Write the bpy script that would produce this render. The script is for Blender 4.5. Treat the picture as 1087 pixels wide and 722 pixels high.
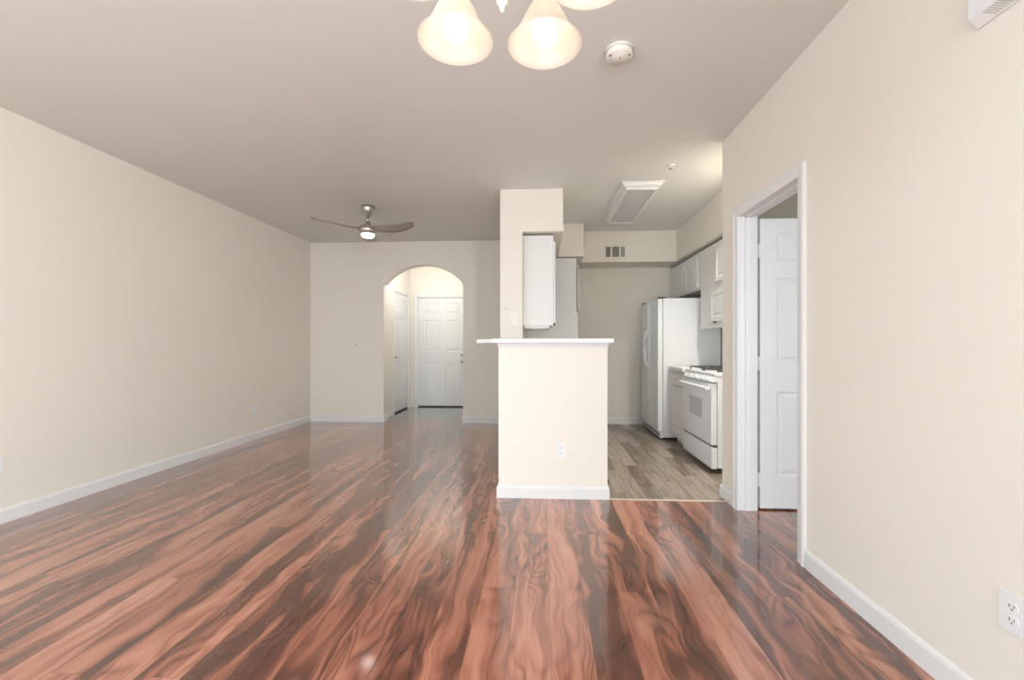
import bpy, bmesh, math, random
from mathutils import Vector, Matrix
PI = math.pi
for o in list(bpy.data.objects):
    bpy.data.objects.remove(o)
SC = bpy.context.scene
COL = SC.collection

# ------------------------------------------------------------ camera, world, lights, exposure
EYE = 1.176
cd = bpy.data.cameras.new('camera')
cd.sensor_width = 36.0
cd.lens = 450.0 / 1087.0 * 36.0
cd.shift_x = -(552.7 - 543.5) / 1087.0
cd.shift_y = 5.0 / 1087.0
cd.clip_start = 0.02
cam = bpy.data.objects.new('camera', cd)
COL.objects.link(cam)
cam.location = (0, 0, EYE)
cam.rotation_euler = (PI / 2, 0, math.atan(0.052))
SC.camera = cam

SC.view_settings.view_transform = 'Standard'
SC.view_settings.look = 'None'
SC.view_settings.gamma = 1.0
SC.view_settings.use_curve_mapping = False
SC.view_settings.exposure = 0.14

w = bpy.data.worlds.new('world')
SC.world = w
w.use_nodes = True
w.node_tree.nodes['Background'].inputs[0].default_value = (0.80, 0.90, 1.0, 1)
w.node_tree.nodes['Background'].inputs[1].default_value = 1.0


def area(name, loc, rot, sx, sy, power, col):
    l = bpy.data.lights.new(name, 'AREA')
    l.shape = 'RECTANGLE'
    l.size = sx
    l.size_y = sy
    l.energy = power
    l.color = col
    o = bpy.data.objects.new(name, l)
    COL.objects.link(o)
    o.location = loc
    o.rotation_euler = rot
    return o


def point(name, loc, power, col, r=0.03):
    l = bpy.data.lights.new(name, 'POINT')
    l.energy = power
    l.color = col
    l.shadow_soft_size = r
    o = bpy.data.objects.new(name, l)
    COL.objects.link(o)
    o.location = loc
    return o


# daylight at the patio door behind the camera, and at the bedroom window
area('daylight_patio', (-0.1, -3.70, 1.20), (PI / 2, 0, 0), 2.4, 2.1, 45, (0.68, 0.84, 1.0))
area('added_fill_left', (-3.66, -2.1, 1.45), (0, -PI / 2, 0), 1.5, 2.2, 140, (0.68, 0.84, 1.0))  # added fill from the left, evens out the light on the right wall
area('added_fill_right', (1.56, -2.35, 1.45), (0, PI / 2, 0), 1.5, 2.0, 350, (0.86, 0.93, 1.0))  # added fill from the right, lifts the left and back walls
area('daylight_bedroom', (3.3, -0.42, 1.35), (PI / 2, 0, 0), 1.5, 1.3, 42, (0.80, 0.90, 1.0))


# ------------------------------------------------------------ materials
def mat(name, col, rough=0.5, metal=0.0, spec=0.5, emit=None, estr=0.0):
    m = bpy.data.materials.new(name)
    m.use_nodes = True
    b = m.node_tree.nodes['Principled BSDF']
    b.inputs['Base Color'].default_value = (*col, 1)
    b.inputs['Roughness'].default_value = rough
    b.inputs['Metallic'].default_value = metal
    b.inputs['Specular IOR Level'].default_value = spec
    if emit:
        b.inputs['Emission Color'].default_value = (*emit, 1)
        b.inputs['Emission Strength'].default_value = estr
    return m


class NT:
    def __init__(s, m):
        s.t = m.node_tree
        s.b = s.t.nodes['Principled BSDF']

    def n(s, kind, **kw):
        x = s.t.nodes.new(kind)
        for k, v in kw.items():
            setattr(x, k, v)
        return x

    def put(s, sock, v):
        if isinstance(v, (int, float)):
            sock.default_value = v
        elif isinstance(v, tuple):
            sock.default_value = v
        else:
            s.t.links.new(v, sock)

    def m(s, op, a, b=0.0, c=None):
        x = s.n('ShaderNodeMath', operation=op)
        s.put(x.inputs[0], a)
        s.put(x.inputs[1], b)
        if c is not None:
            s.put(x.inputs[2], c)
        return x.outputs[0]

    def xyz(s, x, y, z=0.0):
        c = s.n('ShaderNodeCombineXYZ')
        s.put(c.inputs[0], x)
        s.put(c.inputs[1], y)
        s.put(c.inputs[2], z)
        return c.outputs[0]

    def noise(s, vec, scale, detail=2.0, rough=0.5, dist=0.0):
        x = s.n('ShaderNodeTexNoise')
        s.put(x.inputs['Vector'], vec)
        x.inputs['Scale'].default_value = scale
        x.inputs['Detail'].default_value = detail
        x.inputs['Roughness'].default_value = rough
        x.inputs['Distortion'].default_value = dist
        return x.outputs['Fac']

    def white(s, vec):
        x = s.n('ShaderNodeTexWhiteNoise', noise_dimensions='3D')
        s.put(x.inputs['Vector'], vec)
        return x.outputs['Value']

    def ramp(s, fac, stops):
        x = s.n('ShaderNodeValToRGB')
        s.put(x.inputs[0], fac)
        e = x.color_ramp.elements
        while len(e) < len(stops):
            e.new(0.5)
        for i, (p, c) in enumerate(stops):
            e[i].position = p
            e[i].color = (*c, 1)
        return x.outputs[0]

    def mix(s, fac, a, b, blend='MIX'):
        x = s.n('ShaderNodeMix', data_type='RGBA', blend_type=blend)
        s.put(x.inputs['Factor'], fac)
        s.put(x.inputs['A'], a)
        s.put(x.inputs['B'], b)
        return x.outputs['Result']

    def bump(s, h, strength, dist=0.002):
        x = s.n('ShaderNodeBump')
        x.inputs['Strength'].default_value = strength
        x.inputs['Distance'].default_value = dist
        s.put(x.inputs['Height'], h)
        s.t.links.new(x.outputs[0], s.b.inputs['Normal'])

    def coords(s):
        tc = s.n('ShaderNodeTexCoord')
        sp = s.n('ShaderNodeSeparateXYZ')
        s.t.links.new(tc.outputs['Object'], sp.inputs[0])
        return tc.outputs['Object'], sp.outputs[0], sp.outputs[1], sp.outputs[2]


def paint(name, col, rough=0.6):
    m = mat(name, col, rough, spec=0.25)
    t = NT(m)
    v, x, y, z = t.coords()
    h = t.noise(v, 140, 2.0)
    t.bump(h, 0.08, 0.002)
    f = t.noise(v, 1.3, 1.0)
    c2 = tuple(k * 0.975 for k in col)
    t.put(t.b.inputs['Base Color'], t.mix(f, (*col, 1), (*c2, 1)))
    return m


def planks(t, x, y, W, x0, L, y0, hashstep=0.5):
    xs = t.m('DIVIDE', t.m('SUBTRACT', x, x0), W)
    row = t.m('FLOOR', xs)
    ys = t.m('ADD', t.m('DIVIDE', t.m('SUBTRACT', y, y0), L), t.m('MULTIPLY', row, hashstep))
    colm = t.m('FLOOR', ys)
    fx = t.m('FRACT', xs)
    fy = t.m('FRACT', ys)
    ex = t.m('MULTIPLY', t.m('MINIMUM', fx, t.m('SUBTRACT', 1.0, fx)), W)
    ey = t.m('MULTIPLY', t.m('MINIMUM', fy, t.m('SUBTRACT', 1.0, fy)), L)
    edge = t.m('MINIMUM', ex, ey)
    return row, colm, edge


def m_laminate():
    m = mat('red_brown_laminate', (0.4, 0.15, 0.08), 0.16, spec=0.5)
    t = NT(m)
    v, x, y, z = t.coords()
    row, cl, edge = planks(t, x, y, 0.163, 0.03, 1.22, 2.04)
    r1 = t.white(t.xyz(row, cl, 1.0))
    r2 = t.white(t.xyz(row, cl, 7.0))
    # wandering heartwood figure
    wx = t.noise(t.xyz(t.m('MULTIPLY', x, 5.0), t.m('MULTIPLY', y, 2.0), t.m('MULTIPLY', r1, 30.0)), 1.0, 2.0, 0.5)
    gx = t.m('ADD', t.m('MULTIPLY', x, 5.0), t.m('MULTIPLY', wx, 1.3))
    big = t.noise(t.xyz(gx, t.m('MULTIPLY', y, 1.15), t.m('MULTIPLY', r1, 40.0)), 1.0, 1.5, 0.5, 0.5)
    rings = t.m('FRACT', t.m('MULTIPLY', big, 10.0))
    rings = t.m('SUBTRACT', 1.0, t.m('ABSOLUTE', t.m('SUBTRACT', t.m('MULTIPLY', rings, 2.0), 1.0)))
    rings = t.m('POWER', rings, 2.0)
    mask = t.noise(t.xyz(t.m('MULTIPLY', x, 4.0), t.m('MULTIPLY', y, 1.0), t.m('MULTIPLY', r2, 20.0)), 1.0, 1.0)
    mask = t.m('MULTIPLY', t.m('SUBTRACT', mask, 0.30), 2.6)
    mask = t.m('MINIMUM', t.m('MAXIMUM', mask, 0.0), 1.0)
    fine = t.noise(t.xyz(t.m('MULTIPLY', x, 70.0), t.m('MULTIPLY', y, 2.0), r2), 1.0, 3.0, 0.6, 0.3)
    r3 = t.white(t.xyz(row, 3.0, 9.0))
    wide = t.noise(t.xyz(t.m('ADD', t.m('MULTIPLY', x, 7.0), t.m('MULTIPLY', wx, 1.7)), t.m('MULTIPLY', y, 0.42), t.m('MULTIPLY', r3, 50.0)), 1.0, 3.0, 0.55, 0.8)
    strk = t.noise(t.xyz(t.m('ADD', t.m('MULTIPLY', x, 24.0), t.m('MULTIPLY', wx, 3.0)), t.m('MULTIPLY', y, 0.9), t.m('MULTIPLY', r1, 50.0)), 1.0, 2.5, 0.55, 0.4)
    g = t.m('ADD', t.m('MULTIPLY', wide, 1.8), t.m('MULTIPLY', strk, 0.45))
    g = t.m('SUBTRACT', g, t.m('MULTIPLY', t.m('MULTIPLY', rings, mask), 0.24))
    g = t.m('ADD', g, t.m('MULTIPLY', fine, 0.18))
    g = t.m('ADD', g, t.m('MULTIPLY', r1, 0.08))
    g = t.m('SUBTRACT', g, 0.655)
    c = t.ramp(g, [(0.10, (0.075, 0.028, 0.019)), (0.38, (0.140, 0.050, 0.031)), (0.54, (0.28, 0.100, 0.060)),
                   (0.72, (0.46, 0.185, 0.115)), (0.98, (0.58, 0.28, 0.19))])
    seam = t.m('SUBTRACT', 1.0, t.m('LESS_THAN', edge, 0.0011))
    c = t.mix(t.m('ADD', t.m('MULTIPLY', seam, 0.55), 0.45), (0.10, 0.035, 0.02, 1), c)
    t.put(t.b.inputs['Base Color'], c)
    t.b.inputs['IOR'].default_value = 1.4
    t.b.inputs['Coat Weight'].default_value = 1.0
    t.b.inputs['Coat IOR'].default_value = 1.6
    t.b.inputs['Coat Roughness'].default_value = 0.07
    t.put(t.b.inputs['Roughness'], t.m('ADD', 0.12, t.m('MULTIPLY', fine, 0.10)))
    h = t.m('MINIMUM', t.m('MULTIPLY', edge, 400.0), 1.0)
    t.bump(t.m('ADD', h, t.m('MULTIPLY', fine, 0.15)), 0.10, 0.001)
    return m


def m_greywood(name, W, L, dark, light, rough=0.3, x0=0.0):
    m = mat(name, light, rough)
    t = NT(m)
    v, x, y, z = t.coords()
    row, cl, edge = planks(t, x, y, W, x0, L, 0.2, 0.37)
    r1 = t.white(t.xyz(row, cl, 3.0))
    g = t.noise(t.xyz(t.m('MULTIPLY', x, 26.0), t.m('MULTIPLY', y, 2.2), t.m('MULTIPLY', r1, 40.0)), 1.0, 3.0, 0.55, 0.8)
    g = t.m('ADD', t.m('MULTIPLY', g, 0.9), t.m('MULTIPLY', r1, 0.42))
    mid = tuple((a + b) / 2 for a, b in zip(dark, light))
    c = t.ramp(t.m('SUBTRACT', g, 0.1), [(0.25, dark), (0.5, mid), (0.78, light)])
    seam = t.m('SUBTRACT', 1.0, t.m('LESS_THAN', edge, 0.0016))
    c = t.mix(seam, (*[k * 0.55 for k in dark], 1), c)
    t.put(t.b.inputs['Base Color'], c)
    h = t.m('MINIMUM', t.m('MULTIPLY', edge, 300.0), 1.0)
    t.bump(h, 0.15, 0.001)
    return m


M = {}
M['wall'] = paint('beige_wall_paint', (0.865, 0.81, 0.72))
M['ceil'] = paint('ceiling_paint', (0.80, 0.80, 0.75))
M['trim'] = paint('white_trim_paint', (0.83, 0.82, 0.80), 0.35)
M['door'] = paint('white_door_paint', (0.82, 0.82, 0.80), 0.4)
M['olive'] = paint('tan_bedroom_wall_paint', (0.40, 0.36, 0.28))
M['cab'] = paint('white_cabinet_paint', (0.80, 0.785, 0.76), 0.38)
M['appl'] = mat('white_enamel', (0.84, 0.86, 0.87), 0.22)
M['appl2'] = mat('white_enamel_trim', (0.76, 0.78, 0.79), 0.3)
M['laminate_white'] = mat('white_bar_laminate', (0.86, 0.855, 0.84), 0.3)
M['counter'] = mat('pale_counter_laminate', (0.80, 0.79, 0.77), 0.3)
M['black'] = mat('black_iron', (0.02, 0.02, 0.02), 0.45)
M['dark'] = mat('dark_gap', (0.05, 0.05, 0.045), 0.6)  # paints the shade in gaps; also real dark latches, feet and covers
M['ovenglass'] = mat('grey_oven_window', (0.55, 0.56, 0.56), 0.15)
M['plate'] = mat('white_plastic', (0.85, 0.85, 0.84), 0.35)
M['almond'] = mat('almond_plastic', (0.86, 0.82, 0.74), 0.4)
M['slot'] = mat('outlet_slot', (0.12, 0.12, 0.12), 0.6)
M['nickel'] = mat('brushed_nickel', (0.55, 0.52, 0.48), 0.28, 0.9)
M['blade'] = mat('silver_fan_blade', (0.40, 0.36, 0.32), 0.35, 0.35)
M['ventdark'] = mat('vent_louvre_grey', (0.22, 0.21, 0.18), 0.6)
M['louvregrey'] = mat('chime_louvre_green_grey', (0.50, 0.50, 0.40), 0.6)
M['lens'] = mat('unlit_acrylic_lens', (0.62, 0.60, 0.60), 0.35)
M['threshold'] = mat('beige_transition_strip', (0.55, 0.46, 0.36), 0.4)
M['chand'] = mat('cream_chandelier_metal', (0.80, 0.76, 0.68), 0.35)
M['floor'] = m_laminate()
M['kfloor'] = m_greywood('grey_brown_plank_vinyl', 0.115, 0.62, (0.12, 0.088, 0.064), (0.36, 0.295, 0.235), 0.22)
M['efloor'] = m_greywood('grey_entry_tile', 0.335, 0.335, (0.13, 0.12, 0.11), (0.21, 0.195, 0.18), 0.10, 0.1)
M['efloor'].node_tree.nodes['Principled BSDF'].inputs['Coat Weight'].default_value = 1.0
M['sky_glass'] = None
# frosted chandelier glass: thin translucent shell
mg = bpy.data.materials.new('frosted_shade_glass')
mg.use_nodes = True
nt = mg.node_tree
nt.nodes.remove(nt.nodes['Principled BSDF'])
out = nt.nodes['Material Output']
df = nt.nodes.new('ShaderNodeBsdfDiffuse')
tl = nt.nodes.new('ShaderNodeBsdfTranslucent')
gl = nt.nodes.new('ShaderNodeBsdfGlossy')
df.inputs[0].default_value = (0.90, 0.86, 0.78, 1)
tl.inputs[0].default_value = (0.95, 0.90, 0.80, 1)
gl.inputs[1].default_value = 0.2
mx = nt.nodes.new('ShaderNodeMixShader')
mx2 = nt.nodes.new('ShaderNodeMixShader')
mx.inputs[0].default_value = 0.45
mx2.inputs[0].default_value = 0.05
nt.links.new(df.outputs[0], mx.inputs[1])
nt.links.new(tl.outputs[0], mx.inputs[2])
nt.links.new(mx.outputs[0], mx2.inputs[1])
nt.links.new(gl.outputs[0], mx2.inputs[2])
nt.links.new(mx2.outputs[0], out.inputs[0])
M['shade'] = mg
M['bulb'] = mat('lit_bulb', (1, 1, 1), 0.4, emit=(1.0, 0.95, 0.87), estr=2.2)
M['dimlens'] = mat('added_lamp_opal_glass', (0.8, 0.8, 0.78), 0.4, emit=(1.0, 0.97, 0.93), estr=0.5)  # glass of the added kitchen and hall lamps
M['fanlens'] = mat('lit_fan_lens', (1, 1, 1), 0.4, emit=(1.0, 0.97, 0.93), estr=4.0)


# ------------------------------------------------------------ mesh helpers
def box(bm, x0, x1, y0, y1, z0, z1):
    vs = [bm.verts.new((x, y, z)) for x in (x0, x1) for y in (y0, y1) for z in (z0, z1)]
    for f in ((0, 1, 3, 2), (4, 6, 7, 5), (0, 4, 5, 1), (2, 3, 7, 6), (0, 2, 6, 4), (1, 5, 7, 3)):
        bm.faces.new([vs[i] for i in f])
    return vs


def prism(bm, pts, axis, a, b):
    """extrude a 2-D outline along axis ('x','y','z') from a to b"""
    def P(p, k):
        return {'x': (k, p[0], p[1]), 'y': (p[0], k, p[1]), 'z': (p[0], p[1], k)}[axis]
    v0 = [bm.verts.new(P(p, a)) for p in pts]
    v1 = [bm.verts.new(P(p, b)) for p in pts]
    n = len(pts)
    bm.faces.new(v0)
    bm.faces.new(list(reversed(v1)))
    for i in range(n):
        j = (i + 1) % n
        bm.faces.new((v0[i], v1[i], v1[j], v0[j]))


def lathe(bm, prof, n=32, c=(0, 0, 0), M_=None):
    rings = []
    for r, z in prof:
        if r < 1e-5:
            rings.append([bm.verts.new((0, 0, z))])
        else:
            rings.append([bm.verts.new((r * math.cos(2 * PI * i / n), r * math.sin(2 * PI * i / n), z)) for i in range(n)])
    for a, b in zip(rings, rings[1:]):
        if len(a) == 1 and len(b) == 1:
            continue
        for i in range(n):
            j = (i + 1) % n
            if len(a) == 1:
                bm.faces.new((a[0], b[i], b[j]))
            elif len(b) == 1:
                bm.faces.new((a[i], b[0], a[j]))
            else:
                bm.faces.new((a[i], b[i], b[j], a[j]))
    vs = [v for r in rings for v in r]
    T = Matrix.Translation(c) @ (M_ if M_ else Matrix.Identity(4))
    bmesh.ops.transform(bm, matrix=T, verts=vs)


def tube(bm, pts, r, n=10):
    pts = [Vector(p) for p in pts]
    rings = []
    up = Vector((0.013, 0.021, 1)).normalized()
    for i, p in enumerate(pts):
        d = (pts[min(i + 1, len(pts) - 1)] - pts[max(i - 1, 0)]).normalized()
        u = d.cross(up)
        if u.length < 0.05:
            u = d.cross(Vector((1, 0, 0)))
        u.normalize()
        w_ = d.cross(u)
        rr = r[i] if isinstance(r, (list, tuple)) else r
        rings.append([bm.verts.new(p + rr * (math.cos(2 * PI * k / n) * u + math.sin(2 * PI * k / n) * w_)) for k in range(n)])
    for a, b in zip(rings, rings[1:]):
        for k in range(n):
            j = (k + 1) % n
            bm.faces.new((a[k], a[j], b[j], b[k]))
    bm.faces.new(rings[0])
    bm.faces.new(list(reversed(rings[-1])))


def panel_slab(bm, W, H, T, panels, depth=0.008, ring=0.012, raise_in=0.03, both=True):
    """slab in local x 0..W, z 0..H, y -T/2..T/2 with raised-and-fielded panels"""
    xs = sorted({0, W, *[p[0] for p in panels], *[p[1] for p in panels]})
    zs = sorted({0, H, *[p[2] for p in panels], *[p[3] for p in panels]})
    cache = {}

    def V(x, y, z):
        k = (round(x, 5), round(y, 5), round(z, 5))
        if k not in cache:
            cache[k] = bm.verts.new(k)
        return cache[k]

    def quad(a, b, c, d, flip):
        q = [V(*a), V(*b), V(*c), V(*d)]
        if len(set(q)) < 3:
            return
        bm.faces.new(q if not flip else q[::-1])
    for side in ((-1, 1) if both else (-1,)):
        Y = side * T / 2
        fl = side > 0
        for i in range(len(xs) - 1):
            for j in range(len(zs) - 1):
                a, b, c, d = xs[i], xs[i + 1], zs[j], zs[j + 1]
                inp = any(p[0] - 1e-6 <= a and b <= p[1] + 1e-6 and p[2] - 1e-6 <= c and d <= p[3] + 1e-6 for p in panels)
                if not inp:
                    quad((a, Y, c), (b, Y, c), (b, Y, d), (a, Y, d), fl)
        for (a, b, c, d) in panels:
            xx = [q for q in xs if a - 1e-6 <= q <= b + 1e-6]
            zz = [q for q in zs if c - 1e-6 <= q <= d + 1e-6]
            lv = [(0, 0), (ring, depth), (ring + 0.004, depth), (ring + raise_in, depth * 0.15)]
            R = [(a + o, b - o, c + o, d - o, Y - side * e) for o, e in lv]
            for k in range(len(R) - 1):
                A, B = R[k], R[k + 1]
                ao = [(A[0], A[4], A[2]), (A[1], A[4], A[2]), (A[1], A[4], A[3]), (A[0], A[4], A[3])]
                bo = [(B[0], B[4], B[2]), (B[1], B[4], B[2]), (B[1], B[4], B[3]), (B[0], B[4], B[3])]
                for q in range(4):
                    p_ = (q + 1) % 4
                    quad(ao[q], ao[p_], bo[p_], bo[q], fl)
            A = R[-1]
            quad((A[0], A[4], A[2]), (A[1], A[4], A[2]), (A[1], A[4], A[3]), (A[0], A[4], A[3]), fl)
    if not both:
        quad((0, T / 2, 0), (0, T / 2, H), (W, T / 2, H), (W, T / 2, 0), False)
    for (p, q) in (((0, 0), (W, 0)), ((W, 0), (W, H)), ((W, H), (0, H)), ((0, H), (0, 0))):
        quad((p[0], -T / 2, p[1]), (p[0], T / 2, p[1]), (q[0], T / 2, q[1]), (q[0], -T / 2, q[1]), False)


def obj(name, bm, m, parent=None, loc=None, rotz=None, bevel=0.0, smooth=False, mats=None):
    bmesh.ops.recalc_face_normals(bm, faces=bm.faces)
    me = bpy.data.meshes.new(name)
    bm.to_mesh(me)
    bm.free()
    me.materials.append(m)
    o = bpy.data.objects.new(name, me)
    COL.objects.link(o)
    if parent:
        o.parent = parent
    if loc:
        o.location = loc
    if rotz is not None:
        o.rotation_euler = (0, 0, rotz)
    if smooth:
        for p in me.polygons:
            p.use_smooth = True
    if bevel:
        b = o.modifiers.new('bevel', 'BEVEL')
        b.width = bevel
        b.segments = 2
        b.limit_method = 'ANGLE'
    return o


def struct(name, bm, m, **k):
    o = obj(name, bm, m, **k)
    if not k.get('parent'):
        o['kind'] = 'structure'
    return o


def thing(name, label, cat, loc=(0, 0, 0), rotz=0.0, group=None):
    o = bpy.data.objects.new(name, None)
    o.empty_display_size = 0.1
    COL.objects.link(o)
    o.location = loc
    o.rotation_euler = (0, 0, rotz)
    o['label'] = label
    o['category'] = cat
    if group:
        o['group'] = group
    return o


def tag(o, label, cat, group=None):
    o['label'] = label
    o['category'] = cat
    if group:
        o['group'] = group
    return o


def B(*boxes):
    bm = bmesh.new()
    for b in boxes:
        box(bm, *b)
    return bm


# ------------------------------------------------------------ setting
H = 2.74
XL, XR, YB, YR = -3.56, 1.39, 6.33, -3.6      # living room: left, right, back, rear (behind the camera)
KR = 2.20                                     # kitchen right wall
SOF = 2.315                                   # soffit underside

struct('floor', B((XL - 0.12, XR + 0.12, YR - 0.1, 3.25, -0.1, 0), (XL - 0.12, -0.34, 3.25, 6.42, -0.1, 0), (XR + 0.12, 4.6, -0.5, 3.30, -0.1, 0)), M['floor'])
struct('floor_kitchen', B((-0.34, KR + 0.05, 3.25, YB + 0.14, -0.1, 0)), M['kfloor'])
struct('floor_entry', B((-2.7, -0.9, 6.42, 8.1, -0.1, 0)), M['efloor'])
struct('ceiling', B((XL - 0.12, 4.7, YR - 0.15, 8.2, H, H + 0.12)), M['ceil'])

struct('wall_left', B((XL - 0.12, XL, -1.0, YB + 0.12, 0, H), (XL - 0.12, XL, YR - 0.1, -3.2, 0, H), (XL - 0.12, XL, -3.2, -1.0, 0, 0.7), (XL - 0.12, XL, -3.2, -1.0, 2.2, H)), M['wall'])
struct('added_window_left', B((XL - 0.05, XL, -3.2, -1.0, 0.7, 0.75), (XL - 0.05, XL, -3.2, -1.0, 2.15, 2.2), (XL - 0.05, XL, -3.2, -3.15, 0.75, 2.15), (XL - 0.05, XL, -1.05, -1.0, 0.75, 2.15)), M['trim'])  # unseen window frame, added round the left fill light
# back wall with the arched opening
AX, AW, AZ, AT = -1.806, 0.607, 2.09, 2.388
rise = AT - AZ
R_ = (AW * AW + rise * rise) / (2 * rise)
a0 = math.asin(AW / R_)
arc = [(AX + R_ * math.sin(t), AT - R_ + R_ * math.cos(t)) for t in [a0 - 2 * a0 * i / 32 for i in range(33)]]
bm = bmesh.new()
D0, D1 = YB, YB + 0.15
box(bm, XL, AX - AW, D0, D1, 0, H)
box(bm, AX + AW, -0.43, D0, D1, 0, H)
for p, q in zip(arc, arc[1:]):
    prism(bm, [(p[0], p[1]), (q[0], q[1]), (q[0], H), (p[0], H)], 'y', D0, D1)
bmesh.ops.remove_doubles(bm, verts=bm.verts, dist=1e-5)
struct('wall_back', bm, M['wall'])
struct('wall_kitchen_back', B((-0.43, KR, YB + 0.02, YB + 0.15, 0, H)), M['wall'])
struct('wall_kitchen_right', B((KR, KR + 0.12, 3.36, YB + 0.15, 0, H)), M['wall'])
struct('wall_kitchen_left', B((-0.428, -0.204, 4.26, YB + 0.02, 0, H)), M['wall'])
# right wall with the bedroom doorway
DY0, DY1, DZ = 2.375, 3.085, 2.085
struct('added_window_right', B((XR, XR + 0.05, -3.35, -1.35, 0.7, 0.75), (XR, XR + 0.05, -3.35, -1.35, 2.15, 2.2), (XR, XR + 0.05, -3.35, -3.30, 0.75, 2.15), (XR, XR + 0.05, -1.40, -1.35, 0.75, 2.15)), M['trim'])  # unseen window frame, added round the right fill light
struct('wall_right', B((XR, XR + 0.12, -1.35, DY0 - 0.015, 0, H), (XR, XR + 0.12, YR, -3.35, 0, H), (XR, XR + 0.12, -3.35, -1.35, 0, 0.7), (XR, XR + 0.12, -3.35, -1.35, 2.2, H), (XR, XR + 0.12, DY1 + 0.015, 3.36, 0, H),
                       (XR, XR + 0.12, DY0 - 0.015, DY1 + 0.015, DZ + 0.015, H)), M['wall'])
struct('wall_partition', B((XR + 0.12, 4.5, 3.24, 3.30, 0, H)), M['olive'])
struct('wall_kitchen_front', B((XR + 0.12, 4.5, 3.30, 3.36, 0, H)), M['wall'])
# half wall of the peninsula: return facing the room plus the run back to the column
struct('wall_peninsula', B((-0.34, 0.492, 3.255, 3.375, 0, 1.157), (-0.34, -0.204, 3.375, 4.26, 0, 1.157)), M['wall'])
# soffits round the kitchen
struct('wall_soffit_left', B((-0.204, 0.204, 4.26, 5.5, SOF, H), (-0.204, 0.53, 5.5, YB + 0.02, SOF, H)), M['wall'])
struct('wall_soffit_back', B((0.53, KR, 5.89, YB + 0.02, SOF, H)), M['wall'])
struct('wall_soffit_right', B((1.82, KR, 3.36, 5.89, SOF, H)), M['wall'])
# bedroom
struct('wall_bedroom_right', B((4.5, 4.62, -0.5, 3.36, 0, H)), M['wall'])
bm = B((XR + 0.12, 2.55, -0.6, -0.5, 0, H), (4.05, 4.5, -0.6, -0.5, 0, H), (2.55, 4.05, -0.6, -0.5, 0, 0.7), (2.55, 4.05, -0.6, -0.5, 2.0, H))
struct('wall_bedroom_front', bm, M['wall'])
# rear wall with the patio door, behind the camera
bm = B((XL, -1.4, YR - 0.12, YR, 0, H), (1.2, XR, YR - 0.12, YR, 0, H), (-1.4, 1.2, YR - 0.12, YR, 2.3, H))
struct('wall_rear', bm, M['wall'])
struct('window_1', B((-1.4, 1.2, YR - 0.06, YR, 2.24, 2.3), (-1.4, 1.2, YR - 0.06, YR, 0, 0.06),
                     (-1.4, -1.34, YR - 0.06, YR, 0.06, 2.24), (1.14, 1.2, YR - 0.06, YR, 0.06, 2.24),
                     (-0.14, -0.06, YR - 0.06, YR, 0.06, 2.24)), M['trim'])
# entry hall
HX0, HX1, HY = -2.50, -1.10, 7.90
HD0, HD1, HDZ = 7.02, 7.76, 2.075
struct('wall_entry_left', B((HX0 - 0.12, HX0, D1, HD0, 0, H), (HX0 - 0.12, HX0, HD1, HY + 0.12, 0, H), (HX0 - 0.12, HX0, HD0, HD1, HDZ, H)), M['wall'])
struct('wall_entry_right', B((HX1, HX1 + 0.12, D1, HY + 0.12, 0, H)), M['wall'])
FD0, FD1, FDZ = -2.365, -1.44, 2.075
struct('wall_entry_back', B((HX0, FD0, HY, HY + 0.12, 0, H), (FD1, HX1, HY, HY + 0.12, 0, H), (FD0, FD1, HY, HY + 0.12, FDZ, H)), M['wall'])


# baseboards: profile with a rounded top
def base_run(name, pts, closed=False):
    """pts: wall-line corners, board on the left side of the travel direction"""
    bm = bmesh.new()
    prof = [(0, 0), (0.014, 0), (0.014, 0.078), (0.010, 0.090), (0.004, 0.096), (0, 0.096)]
    P = [Vector((p[0], p[1])) for p in pts]
    n = len(P)
    rings = []
    for i in range(n):
        d0 = (P[i] - P[i - 1]).normalized() if i > 0 else (P[1] - P[0]).normalized()
        d1 = (P[i + 1] - P[i]).normalized() if i < n - 1 else d0
        n0 = Vector((-d0.y, d0.x))
        n1 = Vector((-d1.y, d1.x))
        mm = (n0 + n1)
        mm = mm / max(mm.dot(n0), 1e-6)
        rings.append([bm.verts.new((P[i].x + mm.x * a, P[i].y + mm.y * a, b)) for a, b in prof])
    for a, b in zip(rings, rings[1:]):
        for k in range(len(prof)):
            j = (k + 1) % len(prof)
            bm.faces.new((a[k], a[j], b[j], b[k]))
    bm.faces.new(rings[0])
    bm.faces.new(rings[-1][::-1])
    return struct(name, bm, M['trim'])


base_run('baseboard_left', [(XL, YB - 0.014), (XL, YR)][::1])
base_run('baseboard_back_left', [(AX - AW, D1), (AX - AW, YB), (XL, YB)])
base_run('baseboard_back_right', [(-0.43, YB), (AX + AW, YB), (AX + AW, D1)])
base_run('baseboard_right_near', [(XR, YR), (XR, DY0 - 0.075)])
base_run('baseboard_right_far', [(XR, DY1 + 0.068), (XR, 3.36), (XR + 0.5, 3.36)])
base_run('baseboard_peninsula', [(0.492, 3.375), (0.492, 3.255), (-0.34, 3.255), (-0.34, 4.26), (-0.428, 4.26), (-0.428, YB - 0.014)])
base_run('baseboard_kitchen_back', [(1.40, YB + 0.02), (0.46, YB + 0.02)])
base_run('baseboard_entry_left', [(HX0, HD0 - 0.06), (HX0, D1)])
base_run('baseboard_entry_back', [(FD0 - 0.07, HY), (HX0, HY), (HX0, HD1 + 0.05)])
base_run('baseboard_bedroom', [(4.5, 3.24), (XR + 0.12, 3.24)])

struct('trim_threshold', B((0.50, 1.38, 3.235, 3.262, 0.0, 0.006)), M['threshold'], bevel=0.002)


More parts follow.
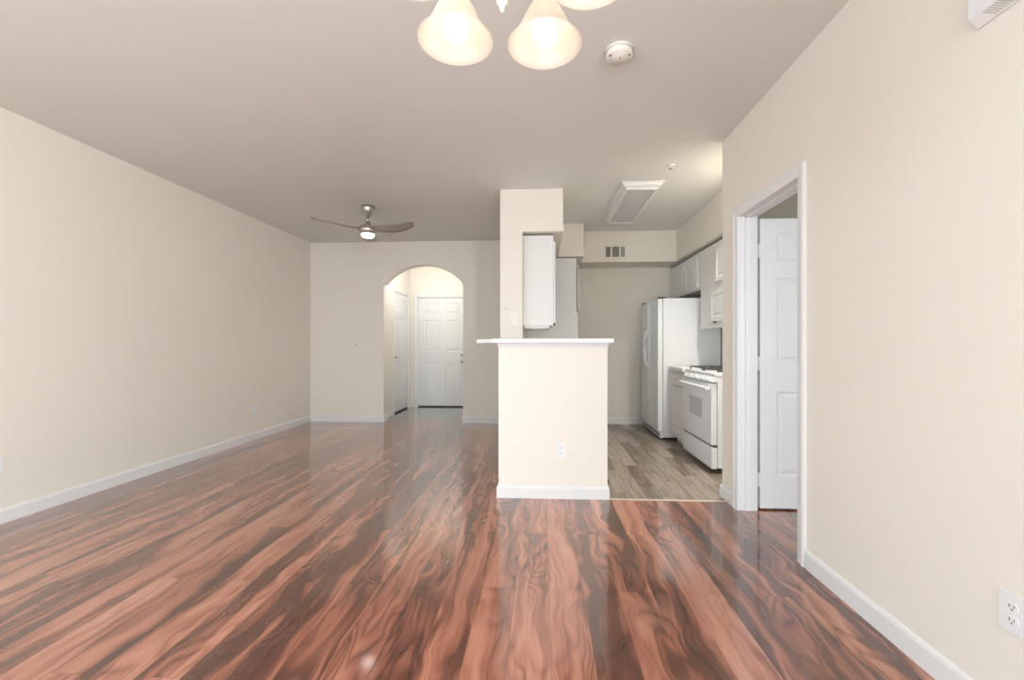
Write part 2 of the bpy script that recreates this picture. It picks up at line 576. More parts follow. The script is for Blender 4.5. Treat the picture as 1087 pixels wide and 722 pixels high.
# door casings
def casing_x(name, X, sgn, y0, y1, zt, w=0.062, t=0.016):
    """profiled casing round an opening in a wall of constant X; sgn = side it stands out to"""
    bm = bmesh.new()
    prof = [(0, 0), (0, 0.010), (0.012, 0.012), (w * 0.55, 0.014), (w - 0.012, t + 0.004), (w, t), (w, 0)]
    path = [(y0, 0, -1, 0), (y0, zt, -1, 1), (y1, zt, 1, 1), (y1, 0, 1, 0)]
    rings = [[bm.verts.new((X + sgn * b, y + dy * a, z + dz * a)) for a, b in prof] for (y, z, dy, dz) in path]
    for a, b in zip(rings, rings[1:]):
        for k in range(len(prof)):
            j = (k + 1) % len(prof)
            bm.faces.new((a[k], a[j], b[j], b[k]))
    bm.faces.new(rings[0])
    bm.faces.new(rings[-1][::-1])
    return bm


t1 = struct('trim_1', casing_x('c', XR, -1, DY0, DY1, DZ), M['trim'])
t2 = struct('trim_2', casing_x('c', XR + 0.12, 1, DY0, DY1, DZ), M['trim'])
# jamb lining with a stop bead
struct('trim_3', B((XR - 0.001, XR + 0.121, DY0 - 0.015, DY0, 0, DZ), (XR - 0.001, XR + 0.121, DY1, DY1 + 0.015, 0, DZ),
                   (XR - 0.001, XR + 0.121, DY0 - 0.015, DY1 + 0.015, DZ, DZ + 0.015),
                   (XR + 0.045, XR + 0.082, DY0, DY0 + 0.010, 0, DZ), (XR + 0.045, XR + 0.082, DY1 - 0.010, DY1, 0, DZ),
                   (XR + 0.045, XR + 0.082, DY0, DY1, DZ - 0.010, DZ)), M['trim'])
# casing of the closet door in the hall, and of the front door
struct('trim_4', casing_x('c', HX0, 1, HD0, HD1, HDZ, 0.045, 0.012), M['trim'])
bm = casing_x('c', 0, 1, FD0, FD1, FDZ, 0.062, 0.016)
bmesh.ops.transform(bm, matrix=Matrix(((0, 1, 0, 0), (-1, 0, 0, HY), (0, 0, 1, 0), (0, 0, 0, 1))), verts=bm.verts)
struct('trim_5', bm, M['trim'])
struct('trim_6', B((FD0, FD0 + 0.012, HY - 0.001, HY + 0.12, 0, FDZ), (FD1 - 0.012, FD1, HY - 0.001, HY + 0.12, 0, FDZ),
                   (FD0, FD1, HY - 0.001, HY + 0.12, FDZ - 0.012, FDZ), (FD0, FD1, HY + 0.03, HY + 0.12, 0, 0.025)), M['trim'])
struct('trim_7', B((FD0 + 0.012, FD1 - 0.012, HY + 0.012, HY + 0.075, 0, 0.022)), M['dark'])


def six(W, Hh):
    s, mul = 0.115, 0.10
    a, b = s, (W - mul) / 2
    c, d = (W + mul) / 2, W - s
    k = Hh / 2.06
    rows = [(0.23 * k, 0.83 * k), (1.04 * k, 1.64 * k), (1.765 * k, 1.955 * k)]
    return [(p, q, r0, r1) for (p, q) in ((a, b), (c, d)) for (r0, r1) in rows]


# bedroom door, standing open a right angle into the bedroom
bm = bmesh.new()
panel_slab(bm, 0.705, 2.06, 0.035, six(0.705, 2.06))
d1 = struct('door_1', bm, M['door'], loc=(XR + 0.155, DY1 + 0.033, 0.012), bevel=0.0015)
for z in (0.205, 1.03, 1.83):
    bm = bmesh.new()
    box(bm, -0.030, 0.002, -0.0165, -0.0135, z - 0.05, z + 0.05)
    lathe(bm, [(0, z - 0.052), (0.006, z - 0.052), (0.006, z + 0.052), (0, z + 0.052)], 12, (-0.006, -0.021, 0))
    obj('hinge_or_gap_shade', bm, M['trim'], d1)
bm = bmesh.new()
for s in (-1, 1):
    Mx = Matrix.Rotation(s * PI / 2, 4, 'X')
    lathe(bm, [(0, 0), (0.03, 0), (0.03, 0.006), (0.012, 0.010), (0.011, 0.035), (0.024, 0.045), (0.027, 0.055), (0.02, 0.066), (0, 0.07)], 20, (0.64, -s * 0.0175, 0.93), Mx)
obj('door_knob', bm, M['nickel'], d1, smooth=True)

# closet door in the hall (left wall, closed) and the front door
bm = bmesh.new()
panel_slab(bm, HD1 - HD0 - 0.006, 2.04, 0.035, six(HD1 - HD0 - 0.006, 2.04))
d2 = struct('door_2', bm, M['door'], loc=(HX0 - 0.022, HD0 + 0.003, 0.030), rotz=PI / 2, bevel=0.0015)
bm = bmesh.new()
lathe(bm, [(0, 0), (0.028, 0), (0.028, 0.006), (0.012, 0.012), (0.010, 0.045), (0, 0.047)], 16, (0.06, -0.0175, 0.93), Matrix.Rotation(PI / 2, 4, 'X'))
box(bm, 0.052, 0.155, -0.066, -0.052, 0.923, 0.939)
obj('door_handle', bm, M['nickel'], d2)
struct('closet_gap_shade', B((HX0 - 0.04, HX0 - 0.012, HD0, HD1, 0.001, 0.024)), M['dark'])  # dark strip standing in for the shade under the closet door
bm = bmesh.new()
FW = FD1 - FD0 - 0.030
panel_slab(bm, FW, 2.03, 0.04, six(FW, 2.03))
d3 = struct('door_3', bm, M['door'], loc=(FD0 + 0.015, HY + 0.040, 0.024), bevel=0.0015)
for nm, z in (('door_knob', 0.835), ('deadbolt', 0.965)):
    bm = bmesh.new()
    lathe(bm, [(0, 0), (0.03, 0), (0.03, 0.008), (0.012, 0.014), (0.011, 0.035), (0.026, 0.045), (0.026, 0.058), (0, 0.064)] if nm == 'door_knob' else
          [(0, 0), (0.028, 0), (0.026, 0.014), (0, 0.016)], 18, (FW - 0.065, -0.02, z), Matrix.Rotation(PI / 2, 4, 'X'))
    obj(nm, bm, M['nickel'], d3, smooth=True)

# ------------------------------------------------------------ bar top on the half wall
bm = bmesh.new()
prism(bm, [(-0.385, 3.195), (0.532, 3.195), (0.532, 3.44), (-0.17, 3.44), (-0.17, 4.258), (-0.575, 4.258), (-0.575, 3.66), (-0.385, 3.66)], 'z', 1.190, 1.222)
bt = thing('bar_countertop', 'white bar top capping the half wall between dining area and kitchen', 'countertop', (0, 0, 0))
obj('slab', bm, M['laminate_white'], bt, bevel=0.004)
bm = bmesh.new()
prism(bm, [(-0.352, 3.243), (0.504, 3.243), (0.504, 3.385), (-0.192, 3.385), (-0.192, 4.258), (-0.352, 4.258)], 'z', 1.158, 1.190)
for v in bm.verts:
    if v.co.z < 1.17:
        v.co.x = {-0.352: -0.343, 0.504: 0.495}.get(round(v.co.x, 3), v.co.x)
        if abs(v.co.y - 3.243) < 1e-3:
            v.co.y = 3.252
obj('support_moulding', bm, M['trim'], bt)


# ------------------------------------------------------------ kitchen cabinets
def slab_at(name, parent, X, y0, y1, z0, z1, sgn=-1, depth=0.006, st=0.055, T=0.019, m='cab'):
    """a raised-panel cabinet door on a face of constant X facing sgn*X"""
    W, Hh = y1 - y0, z1 - z0
    bm = bmesh.new()
    panel_slab(bm, W, Hh, T, [(st, W - st, st, Hh - st)], depth, 0.010, 0.028, both=False)
    if sgn < 0:   # local -y -> world -x ; local x -> world -y
        mtx = Matrix(((0, 1, 0, X - T / 2), (-1, 0, 0, y1), (0, 0, 1, z0), (0, 0, 0, 1)))
    else:
        mtx = Matrix(((0, -1, 0, X + T / 2), (1, 0, 0, y0), (0, 0, 1, z0), (0, 0, 0, 1)))
    bmesh.ops.transform(bm, matrix=mtx, verts=bm.verts)
    return obj(name, bm, M[m], parent, bevel=0.0015)


CX = 1.87
c1 = thing('wall_cabinet', 'white two-door wall cabinet over the refrigerator', 'cabinet', (0, 0, 0))
obj('body', B((CX, KR - 0.002, 5.128, 6.33, 1.835, 2.28)), M['cab'], c1)
slab_at('door', c1, CX - 0.001, 5.20, 5.64, 1.865, 2.235)
slab_at('door', c1, CX - 0.001, 5.68, 6.12, 1.865, 2.235)
c2 = thing('wall_cabinet', 'tall white wall cabinet between refrigerator and stove, short doors above and below', 'cabinet', (0, 0, 0))
obj('body', B((CX, KR - 0.002, 3.93, 5.124, 1.372, 2.28)), M['cab'], c2)
obj('bottom_rail', B((CX - 0.012, CX, 3.93, 5.124, 1.360, 1.385)), M['cab'], c2)
for y0, y1 in ((4.32, 4.67), (3.96, 4.30)):
    slab_at('door', c2, CX - 0.001, y0, y1, 1.85, 2.235, st=0.05)
for y0, y1 in ((4.38, 4.80), (3.96, 4.36)):
    d = slab_at('door', c2, CX - 0.001, y0, y1, 1.43, 1.765, st=0.05)
    obj('latch', B((CX - 0.016, CX, y0 + 0.30, y0 + 0.33, 1.412, 1.428)), M['dark'], d)
# left side cabinets
c3 = thing('wall_cabinet', 'narrow white wall cabinet hanging above the bar, plain side towards the room', 'cabinet', (0, 0, 0))
obj('body', B((-0.202, 0.108, 4.34, 5.10, 1.372, 2.295)), M['cab'], c3, bevel=0.002)
slab_at('door', c3, 0.110, 4.345, 4.71, 1.40, 2.23, sgn=1)
d = slab_at('door', c3, 0.110, 4.725, 5.09, 1.40, 2.23, sgn=1)
obj('latch', B((0.108, 0.128, 4.36, 4.39, 1.372, 1.396)), M['dark'], c3)
obj('light_valance', B((-0.19, 0.07, 4.36, 5.08, 1.345, 1.372)), M['cab'], c3)
c4 = thing('pantry_cabinet', 'tall pale pantry cabinet at the back left of the kitchen', 'cabinet', (0, 0, 0))
obj('body', B((-0.202, 0.436, 5.52, 6.34, 0.0, 2.300)), M['cab'], c4)
slab_at('door', c4, 0.449, 5.53, 5.92, 1.63, 2.21, sgn=1)
slab_at('door', c4, 0.449, 5.94, 6.33, 1.63, 2.21, sgn=1)
obj('hinge_or_gap_shade', B((0.436, 0.4485, 5.54, 5.56, 1.66, 2.18)), M['dark'], c4)  # dark strip painting the shaded gap behind the upper pantry doors
slab_at('door', c4, 0.438, 5.53, 5.92, 0.12, 1.58, sgn=1)
slab_at('door', c4, 0.438, 5.94, 6.33, 0.12, 1.58, sgn=1)
# base run behind the half wall
c5 = thing('base_cabinet', 'white base cabinets behind the half wall', 'cabinet', (0, 0, 0))
obj('body', B((-0.202, 0.40, 3.377, 5.50, 0.09, 0.875), (-0.202, 0.33, 3.377, 5.50, 0.0, 0.09)), M['cab'], c5)
for i in range(4):
    y0 = 3.40 + i * 0.52
    slab_at('door', c5, 0.401, y0, y0 + 0.50, 0.12, 0.70, sgn=1)
    slab_at('drawer', c5, 0.401, y0, y0 + 0.50, 0.72, 0.85, sgn=1, st=0.03)
ct = obj('countertop', B((-0.203, 0.43, 3.377, 5.51, 0.877, 0.915)), M['counter'], bevel=0.004)
tag(ct, 'pale worktop on the base cabinets behind the half wall', 'countertop')
c6 = thing('base_cabinet', 'narrow white base cabinet between stove and refrigerator', 'cabinet', (0, 0, 0))
obj('body', B((1.575, KR - 0.002, 4.765, 5.28, 0.09, 0.875), (1.64, KR - 0.002, 4.765, 5.28, 0.0, 0.09)), M['cab'], c6)
slab_at('door', c6, 1.574, 4.785, 5.265, 0.12, 0.69)
slab_at('drawer', c6, 1.574, 4.785, 5.265, 0.71, 0.85, st=0.03)
ct = obj('countertop', B((1.54, KR - 0.002, 4.765, 5.285, 0.877, 0.915)), M['counter'], bevel=0.004)
tag(ct, 'short pale worktop beside the stove against the refrigerator', 'countertop')

# ------------------------------------------------------------ refrigerator
fr = thing('refrigerator', 'white side-by-side refrigerator in the back corner of the kitchen', 'refrigerator', (1.42, 5.31, 0))
obj('body', B((0.065, 0.76, 0.0, 0.885, 0.03, 1.75)), M['appl'], fr, bevel=0.006)
obj('base_grille', B((0.03, 0.064, 0.01, 0.875, 0.02, 0.10)), M['appl2'], fr, bevel=0.003)
gr = [o for o in fr.children if o.name.startswith('base_grille')][0]
for i in range(14):
    obj('grille_slot', B((0.0275, 0.031, 0.03 + i * 0.06, 0.065 + i * 0.06, 0.045, 0.075)), M['slot'], gr)
for nm, y0, y1 in (('fresh_food_door', 0.0, 0.435), ('freezer_door', 0.443, 0.885)):
    dd = obj(nm, B((0.0, 0.060, y0, y1, 0.105, 1.745)), M['appl'], fr, bevel=0.010)
    yh = 0.405 if y0 == 0.0 else 0.473
    bm = bmesh.new()
    box(bm, -0.014, 0.002, yh - 0.013, yh + 0.013, 0.45, 1.70)
    tube(bm, [(-0.008, yh, 0.88), (-0.035, yh, 0.91), (-0.055, yh, 0.98), (-0.058, yh, 1.10), (-0.055, yh, 1.27), (-0.035, yh, 1.35), (-0.008, yh, 1.38)], 0.013, 10)
    obj('handle', bm, M['appl'], dd, bevel=0.003)
for y in (0.03, 0.83):
    obj('hinge_cover', B((0.01, 0.11, y - 0.02, y + 0.045, 1.746, 1.766)), M['dark'], fr, bevel=0.004)
for x, y in ((0.10, 0.03), (0.70, 0.03), (0.10, 0.85), (0.70, 0.85)):
    bm = bmesh.new()
    lathe(bm, [(0, 0), (0.02, 0), (0.02, 0.032), (0, 0.032)], 14, (x, y, 0))
    obj('foot', bm, M['dark'], fr)

# ------------------------------------------------------------ stove
SW = 0.81
st = thing('gas_stove', 'white gas stove with black grates and a grey oven window', 'stove', (1.56, 3.94, 0))
obj('body', B((0.03, 0.62, 0.0, SW, 0.05, 0.885)), M['appl'], st, bevel=0.004)
obj('cooktop', B((0.0, 0.62, -0.003, SW + 0.003, 0.886, 0.915)), M['appl'], st, bevel=0.006)
bm = bmesh.new()
prism(bm, [(0.0, 0.885), (0.03, 0.885), (0.03, 0.832), (-0.022, 0.832)], 'y', 0.0, SW)
cp = obj('control_panel', bm, M['appl'], st, bevel=0.003)
for i in range(5):
    bm = bmesh.new()
    lathe(bm, [(0, 0), (0.024, 0), (0.024, 0.005), (0.018, 0.007), (0.016, 0.026), (0, 0.028)], 20,
          (-0.012, 0.11 + i * 0.148, 0.858), Matrix.Rotation(-PI / 2 - 0.35, 4, 'Y'))
    obj('knob', bm, M['plate'], cp, smooth=True)
od = obj('oven_door', B((-0.024, 0.028, 0.012, SW - 0.012, 0.255, 0.822)), M['appl'], st, bevel=0.008)
obj('oven_window', B((-0.0262, -0.0236, 0.235, 0.585, 0.47, 0.655)), M['ovenglass'], od, bevel=0.001)
bm = bmesh.new()
tube(bm, [(-0.058, 0.03, 0.775), (-0.058, SW - 0.03, 0.775)], 0.014, 12)
box(bm, -0.058, -0.024, 0.04, 0.075, 0.765, 0.785)
box(bm, -0.058, -0.024, SW - 0.075, SW - 0.04, 0.765, 0.785)
obj('handle', bm, M['appl'], od)
for i in range(12):
    obj('vent_slot', B((-0.0255, -0.0238, 0.08 + i * 0.056, 0.116 + i * 0.056, 0.803, 0.811)), M['slot'], od)
obj('door_gap', B((-0.004, 0.0295, 0.008, SW - 0.008, 0.236, 0.256)), M['dark'], st)
dr = obj('drawer', B((-0.022, 0.028, 0.006, SW - 0.006, 0.040, 0.238)), M['appl'], st, bevel=0.008)
obj('toe_kick', B((0.06, 0.60, 0.02, SW - 0.02, 0.0, 0.05)), M['dark'], st)
for (gx, gy) in ((0.17, 0.21), (0.17, 0.60), (0.45, 0.21), (0.45, 0.60)):
    bm = bmesh.new()
    for a, b in (((-0.12, -0.17), (0.12, -0.17)), ((-0.12, 0.17), (0.12, 0.17)), ((-0.12, -0.17), (-0.12, 0.17)), ((0.12, -0.17), (0.12, 0.17)),
                 ((0, -0.17), (0, -0.04)), ((0, 0.04), (0, 0.17)), ((-0.12, 0), (-0.04, 0)), ((0.04, 0), (0.12, 0))):
        tube(bm, [(gx + a[0], gy + a[1], 0.942), (gx + b[0], gy + b[1], 0.942)], 0.0065, 6)
    for a in ((-0.12, -0.17), (0.12, -0.17), (-0.12, 0.17), (0.12, 0.17)):
        tube(bm, [(gx + a[0], gy + a[1], 0.914), (gx + a[0], gy + a[1], 0.942)], 0.0065, 6)
    obj('grate', bm, M['black'], st)
    bm = bmesh.new()
    lathe(bm, [(0, 0.914), (0.055, 0.914), (0.052, 0.920), (0.035, 0.922), (0.033, 0.934), (0, 0.936)], 24, (gx, gy, 0))
    obj('burner', bm, M['black'], st)


# ------------------------------------------------------------ wall plates
def plate(name, label, cat, kind, loc, rotz, w=0.070, h=0.115):
    pm = M['almond'] if kind == 'switch' else M['plate']
    """faces local -y"""
    t = thing(name, label, cat, loc, rotz)
    obj('cover_plate', B((-w / 2, w / 2, -0.0055, -0.0005, -h / 2, h / 2)), pm, t, bevel=0.002)
    if kind == 'outlet':
        for z in (-0.020, 0.020):
            bm = bmesh.new()
            pts = [(0.0165 * math.cos(a), z + max(-0.0125, min(0.0125, 0.0165 * math.sin(a)))) for a in [2 * PI * i / 24 for i in range(24)]]
            prism(bm, pts, 'y', -0.0075, -0.0054)
            s = obj('socket', bm, pm, t)
            bm = B((-0.0075, -0.0050, -0.0082, -0.0070, z - 0.002, z + 0.007), (0.0050, 0.0075, -0.0082, -0.0070, z - 0.001, z + 0.006),
                   (-0.0022, 0.0022, -0.0082, -0.0070, z - 0.010, z - 0.0055))
            obj('slots', bm, M['slot'], s)
    elif kind == 'switch':
        n = max(1, round(w / 0.07))
        for i in range(n):
            cx = (i - (n - 1) / 2) * 0.046
            bm = B((cx - 0.005, cx + 0.005, -0.014, -0.005, 0.001, 0.013))
            obj('toggle', bm, pm, t, bevel=0.001)
            obj('toggle_surround', B((cx - 0.008, cx + 0.008, -0.0068, -0.005, -0.014, 0.014)), pm, t)
    elif kind == 'rocker':
        obj('rocker', B((-0.0165, 0.0165, -0.0085, -0.005, -0.033, 0.033)), pm, t, bevel=0.001)
    return t


plate('power_outlet', 'white duplex outlet low on the end of the half wall', 'outlet', 'outlet', (0.139, 3.255, 0.370), 0)
plate('power_outlet', 'white duplex outlet near the camera on the right wall', 'outlet', 'outlet', (XR, 1.325, 0.381), -PI / 2, 0.078, 0.118)
plate('power_outlet', 'white outlet low on the left wall near the far corner', 'outlet', 'outlet', (XL, 5.05, 0.385), PI / 2)
plate('power_outlet', 'white outlet on the left wall at the left edge of view', 'outlet', 'outlet', (XL, 2.585, 0.378), PI / 2)
plate('light_switch', 'white switch plate on the column above the bar top', 'light switch', 'switch', (-0.295, 4.26, 1.432), 0, 0.075, 0.125)
plate('light_switch', 'wide white switch plate beside the arch on the back wall', 'light switch', 'switch', (-2.70, YB, 1.115), 0, 0.118, 0.105)
bm = bmesh.new()
lathe(bm, [(0, 0), (0.012, 0), (0.012, 0.004), (0.004, 0.006), (0.004, 0.022), (0.009, 0.026), (0, 0.029)], 14, (0, 0, 0), Matrix.Rotation(PI / 2, 4, 'X'))
tag(obj('wall_hook', bm, M['nickel'], loc=(-2.855, YB, 1.185)), 'small dark hook above left of the wide switch plate', 'hook')
bm = bmesh.new()
lathe(bm, [(0, 0), (0.006, 0), (0.007, 0.003), (0, 0.005)], 12, (0, 0, 0), Matrix.Rotation(PI / 2, 4, 'X'))
tag(obj('wall_screw', bm, M['nickel'], loc=(-0.365, 4.26, 1.535)), 'small screw in the column above the switch plate', 'screw')

# louvred box high on the right wall
ch = thing('door_chime', 'white louvred door chime box high on the right wall', 'door chime', (XR, 1.425, 2.18))
bm = bmesh.new()
prism(bm, [(-0.0005, 0.0), (-0.006, 0.0), (-0.036, 0.030), (-0.036, 0.21), (-0.0005, 0.21)], 'y', -0.30, 0.0)
for v in bm.verts:
    v.co = (v.co.x, v.co.y, v.co.z)
obj('cover', bm, M['plate'], ch, bevel=0.002)
bm = bmesh.new()
for i in range(20):
    y = -0.235 + i * 0.009
    vs = [bm.verts.new(p) for p in ((-0.0115, y, 0.0045), (-0.0115, y + 0.004, 0.0045), (-0.0315, y + 0.024, 0.0245), (-0.0315, y + 0.020, 0.0245))]
    ws = [bm.verts.new((v.co.x + 0.002, v.co.y, v.co.z + 0.002)) for v in vs]
    bm.faces.new(vs)
    bm.faces.new(ws[::-1])
    for k in range(4):
        q = (k + 1) % 4
        bm.faces.new((vs[k], vs[q], ws[q], ws[k]))
obj('louvres', bm, M['louvregrey'], ch)

# register on the back soffit: frame with three louvre sections
vt = thing('air_register', 'small white three-section air register on the back kitchen soffit', 'vent', (0.994, 5.89, 2.452))
obj('frame', B((-0.14, 0.14, -0.008, -0.0005, -0.085, 0.085)), M['wall'], vt, bevel=0.003)
for a, b in ((-0.128, -0.062), (-0.040, 0.052), (0.074, 0.128)):
    lv = obj('louvre_section', B((a, b, -0.0095, -0.0075, -0.070, 0.070)), M['ventdark'], vt)
    bm = bmesh.new()
    k = int((b - a) / 0.014)
    for i in range(k):
        x = a + 0.007 + i * 0.014
        box(bm, x - 0.0015, x + 0.0015, -0.013, -0.0094, -0.070, 0.070)
    obj('vane', bm, M['counter'] if a > 0 else M['ventdark'], lv)

# ------------------------------------------------------------ ceiling things
lf = thing('ceiling_light', 'rectangular white framed kitchen ceiling light, switched off', 'ceiling light', (0.96, 4.74, H))
x0, x1, y0, y1 = -0.205, 0.205, -0.64, 0.64


def frustum(bm, a, b, t, za, zb, prof):
    rings = []
    for (o, z) in prof:
        rings.append([bm.verts.new(p) for p in ((x0 + o, y0 + o, z), (x1 - o, y0 + o, z), (x1 - o, y1 - o, z), (x0 + o, y1 - o, z))])
    for r, q in zip(rings, rings[1:]):
        for k in range(4):
            j = (k + 1) % 4
            bm.faces.new((r[k], r[j], q[j], q[k]))
    for k in range(4):
        j = (k + 1) % 4
        bm.faces.new((rings[-1][k], rings[-1][j], rings[0][j], rings[0][k]))


bm = bmesh.new()
frustum(bm, 0, 0, 0, 0, 0, [(0, -0.0005), (0.0, -0.008), (0.012, -0.012), (0.022, -0.034), (0.050, -0.046), (0.056, -0.062), (0.074, -0.062), (0.078, -0.030), (0.078, -0.0005)])
obj('frame', bm, M['trim'], lf)
obj('lens', B((x0 + 0.078, x1 - 0.078, y0 + 0.078, y1 - 0.078, -0.052, -0.045)), M['lens'], lf)

sd = thing('smoke_detector', 'round white smoke detector on the ceiling right of the chandelier', 'smoke detector', (0.405, 2.275, H))
bm = bmesh.new()
lathe(bm, [(0, 0), (0.074, 0), (0.076, -0.012), (0.074, -0.016)], 36)
obj('base', bm, M['almond'], sd, smooth=True)
bm = bmesh.new()
lathe(bm, [(0.070, -0.014), (0.070, -0.034), (0.064, -0.042), (0.040, -0.044), (0.036, -0.050), (0, -0.051)], 36)
obj('cover', bm, M['almond'], sd, smooth=True)
for b in ((-0.055, -0.043, -0.03, -0.022, -0.0455, -0.040), (0.044, 0.054, -0.03, -0.024, -0.0455, -0.040), (0.000, 0.006, -0.02, -0.014, -0.053, -0.049)):
    obj('indicator', B(b), M['slot'], sd)
sp = thing('sprinkler_head', 'tiny white sprinkler head on the ceiling near the kitchen light', 'sprinkler', (1.11, 3.75, H))
bm = bmesh.new()
lathe(bm, [(0, 0), (0.035, 0), (0.030, -0.006), (0.012, -0.010), (0.010, -0.026), (0, -0.026)], 20)
obj('escutcheon', bm, M['plate'], sp)
bm = bmesh.new()
lathe(bm, [(0, -0.034), (0.016, -0.034), (0.016, -0.037), (0, -0.037)], 16)
for s in (-1, 1):
    tube(bm, [(s * 0.009, 0, -0.024), (s * 0.011, 0, -0.030), (0, 0, -0.035)], 0.002, 6)
obj('deflector', bm, M['nickel'], sp)

# ceiling fan
fn = thing('ceiling_fan', 'three-blade brushed nickel ceiling fan with a lit round lamp', 'ceiling fan', (-1.975, 4.70, H))
bm = bmesh.new()
lathe(bm, [(0, 0), (0.074, 0), (0.075, -0.03), (0.058, -0.07), (0.035, -0.10), (0.018, -0.105), (0, -0.105)], 32)
obj('canopy', bm, M['nickel'], fn, smooth=True)
bm = bmesh.new()
lathe(bm, [(0, -0.10), (0.013, -0.10), (0.013, -0.185), (0, -0.185)], 16)
obj('downrod', bm, M['nickel'], fn, smooth=True)
bm = bmesh.new()
lathe(bm, [(0, -0.165), (0.022, -0.17), (0.032, -0.20), (0.075, -0.225), (0.105, -0.245), (0.11, -0.275), (0.10, -0.30), (0.082, -0.315), (0, -0.315)], 36)
obj('motor_housing', bm, M['nickel'], fn, smooth=True)
bm = bmesh.new()
lathe(bm, [(0, -0.312), (0.074, -0.315), (0.072, -0.335), (0.055, -0.350), (0, -0.356)], 32)
obj('lamp_lens', bm, M['fanlens'], fn, smooth=True)
for ang in (221, 341, 101):
    bm = bmesh.new()
    n = 18
    top, bot = [], []
    for i in range(n + 1):
        s = i / n
        r = 0.07 + s * 0.525
        wd = 0.055 + 0.055 * math.sin(PI * min(1, s * 1.05) ** 0.8) + 0.03 * s
        if s > 0.9:
            wd *= math.sqrt(max(0.04, 1 - ((s - 0.9) / 0.1) ** 2 * 0.85))
        z = -0.258 + 0.012 * s * s - 0.018 * math.sin(PI * s)
        sweep = 0.07 * math.sin(PI * s * 0.75)
        pitch = math.radians(20 - 8 * s)
        row_t, row_b = [], []
        for j in range(5):
            c = (j / 4 - 0.5) * wd * 1.25
            cz = z - c * math.sin(pitch) + 0.01 * (1 - (2 * j / 4 - 1) ** 2)
            row_t.append(bm.verts.new((r, c * math.cos(pitch) + sweep - 0.03, cz + 0.004)))
            row_b.append(bm.verts.new((r, c * math.cos(pitch) + sweep - 0.03, cz - 0.004)))
        top.append(row_t)
        bot.append(row_b)
    for i in range(n):
        for j in range(4):
            bm.faces.new((top[i][j], top[i + 1][j], top[i + 1][j + 1], top[i][j + 1]))
            bm.faces.new((bot[i][j], bot[i][j + 1], bot[i + 1][j + 1], bot[i + 1][j]))
        for j in (0, 4):
            bm.faces.new((top[i][j], bot[i][j], bot[i + 1][j], top[i + 1][j]))
    for i in (0, n):
        for j in range(4):
            bm.faces.new((top[i][j], top[i][j + 1], bot[i][j + 1], bot[i][j]))
    obj('blade', bm, M['blade'], fn, rotz=math.radians(ang), smooth=True)

# chandelier: five bell shades on curved arms
CR, CZ = 0.178, 1.886
ccx, ccy = -0.082, 0.853
chd = thing('chandelier', 'cream five-arm chandelier with lit frosted bell shades', 'chandelier', (ccx, ccy, 0))
bm = bmesh.new()
lathe(bm, [(0, 1.845), (0.004, 1.850), (0.006, 1.862), (0.012, 1.868), (0.009, 1.876), (0.020, 1.884), (0.026, 1.90), (0.018, 1.92), (0.010, 1.935),
           (0.010, 1.99), (0.022, 2.01), (0.034, 2.05), (0.022, 2.10), (0.010, 2.13), (0.010, 2.18), (0, 2.185)], 28)
obj('stem', bm, M['chand'], chd, smooth=True)
bm = bmesh.new()
for i in range(18):
    zc = 2.195 + i * 0.0285
    pts = []
    for k in range(13):
        a = 2 * PI * k / 12
        u, v_ = 0.008 * math.cos(a), 0.018 * math.sin(a)
        pts.append((u, 0, zc + v_) if i % 2 else (0, u, zc + v_))
    tube(bm, pts, 0.0018, 6)
obj('chain', bm, M['chand'], chd)
bm = bmesh.new()
lathe(bm, [(0, H), (0.062, H), (0.060, H - 0.012), (0.03, H - 0.030), (0.008, H - 0.036), (0, H - 0.04)], 28)
obj('canopy', bm, M['chand'], chd, smooth=True)
shade_prof = [(0.0245, 0.106), (0.030, 0.098), (0.040, 0.080), (0.050, 0.060), (0.058, 0.042), (0.062, 0.034), (0.066, 0.028), (0.076, 0.014), (0.0868, 0.002), (0.0885, 0.0),
              (0.0865, 0.0), (0.0745, 0.013), (0.0645, 0.0265), (0.0600, 0.033), (0.0562, 0.041), (0.0482, 0.059), (0.0382, 0.079), (0.0282, 0.097), (0.0225, 0.106)]
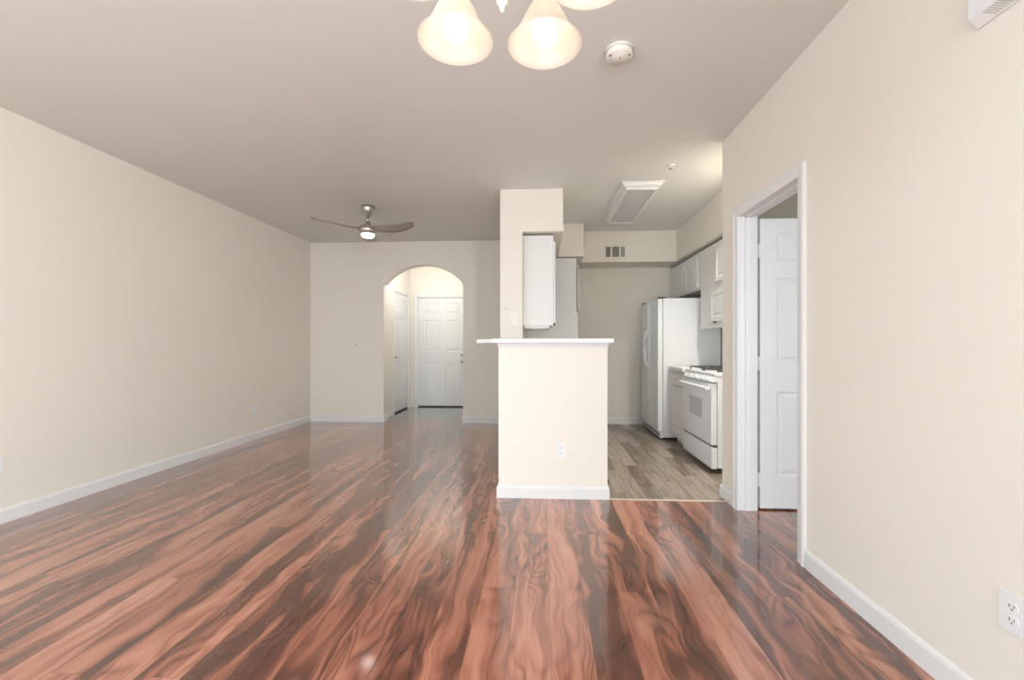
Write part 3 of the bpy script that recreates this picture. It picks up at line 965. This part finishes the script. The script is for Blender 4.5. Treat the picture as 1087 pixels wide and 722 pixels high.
for k in range(5):
    a = math.radians(90 - 36 + 7 + 72 * k)    # compass of each arm, seen from above
    dx, dy = math.cos(a), math.sin(a)
    arm = bmesh.new()
    pts = []
    for s in range(15):
        t_ = s / 14
        r = 0.008 + (CR - 0.008) * t_
        z = 1.955 - 0.055 * math.sin(PI * min(1, t_ * 1.25)) * (1 - t_ * 0.3) + 0.085 * t_ ** 2
        pts.append((r * dx, r * dy, z + 0.02))
    pts += [((CR + 0.012) * dx, (CR + 0.012) * dy, 2.050), (CR * dx, CR * dy, 2.035)]
    tube(arm, pts, 0.0055, 10)
    ao = obj('arm', arm, M['chand'], chd, smooth=True)
    # shade, its holder and its bulb, tipped a little outwards
    tilt = Matrix.Rotation(math.radians(6), 4, Vector((-dy, dx, 0)).normalized()) if False else Matrix.Identity(4)
    c = (CR * dx, CR * dy, CZ)
    bm = bmesh.new()
    lathe(bm, [(0, 0.155), (0.010, 0.155), (0.012, 0.135), (0.026, 0.125), (0.030, 0.112), (0.030, 0.098), (0.024, 0.100), (0, 0.104)], 24, c, tilt)
    obj('shade_holder', bm, M['chand'], chd, smooth=True)
    bm = bmesh.new()
    lathe(bm, shade_prof, 48, c, tilt)
    obj('shade', bm, M['shade'], chd, smooth=True)
    bm = bmesh.new()
    lathe(bm, [(0, 0.000), (0.012, 0.002), (0.022, 0.009), (0.028, 0.022), (0.0285, 0.034), (0.025, 0.052), (0.017, 0.070), (0.013, 0.098), (0, 0.098)], 28, c, tilt)
    obj('bulb', bm, M['bulb'], chd, smooth=True)
    lp = point('bulb_light', (ccx + c[0], ccy + c[1], CZ - 0.02), 0.11, (1.0, 0.92, 0.80), 0.03)

# added fill lamp brightening the kitchen, unseen behind the end of the right wall
kl = thing('kitchen_fill_lamp', 'added round white fill lamp on the kitchen ceiling, unseen behind the end of the right wall', 'ceiling light', (1.67, 3.72, H))
bm = bmesh.new()
lathe(bm, [(0, 0), (0.095, 0), (0.095, -0.02), (0.08, -0.05), (0.04, -0.07), (0, -0.075)], 32)
obj('diffuser', bm, M['dimlens'], kl, smooth=True)
kll = area('kitchen_fill_light', (1.67, 3.72, H - 0.09), (0, 0, 0), 0.18, 0.18, 25, (1.0, 0.96, 0.90))
kll.data.shape = 'DISK'
kll.data.spread = math.radians(130)

# lamp added to brighten the entry hall (out of sight above the arch)
el = thing('hall_added_lamp', 'added round white ceiling lamp in the entry hall, unseen beyond the arch', 'ceiling light', (-1.75, 6.63, H))
bm = bmesh.new()
lathe(bm, [(0, 0), (0.14, 0), (0.14, -0.02), (0.12, -0.06), (0.06, -0.085), (0, -0.09)], 32)
obj('diffuser', bm, M['dimlens'], el, smooth=True)
point('hall_added_light', (-1.75, 6.63, H - 0.16), 20, (0.97, 0.98, 1.0), 0.10)
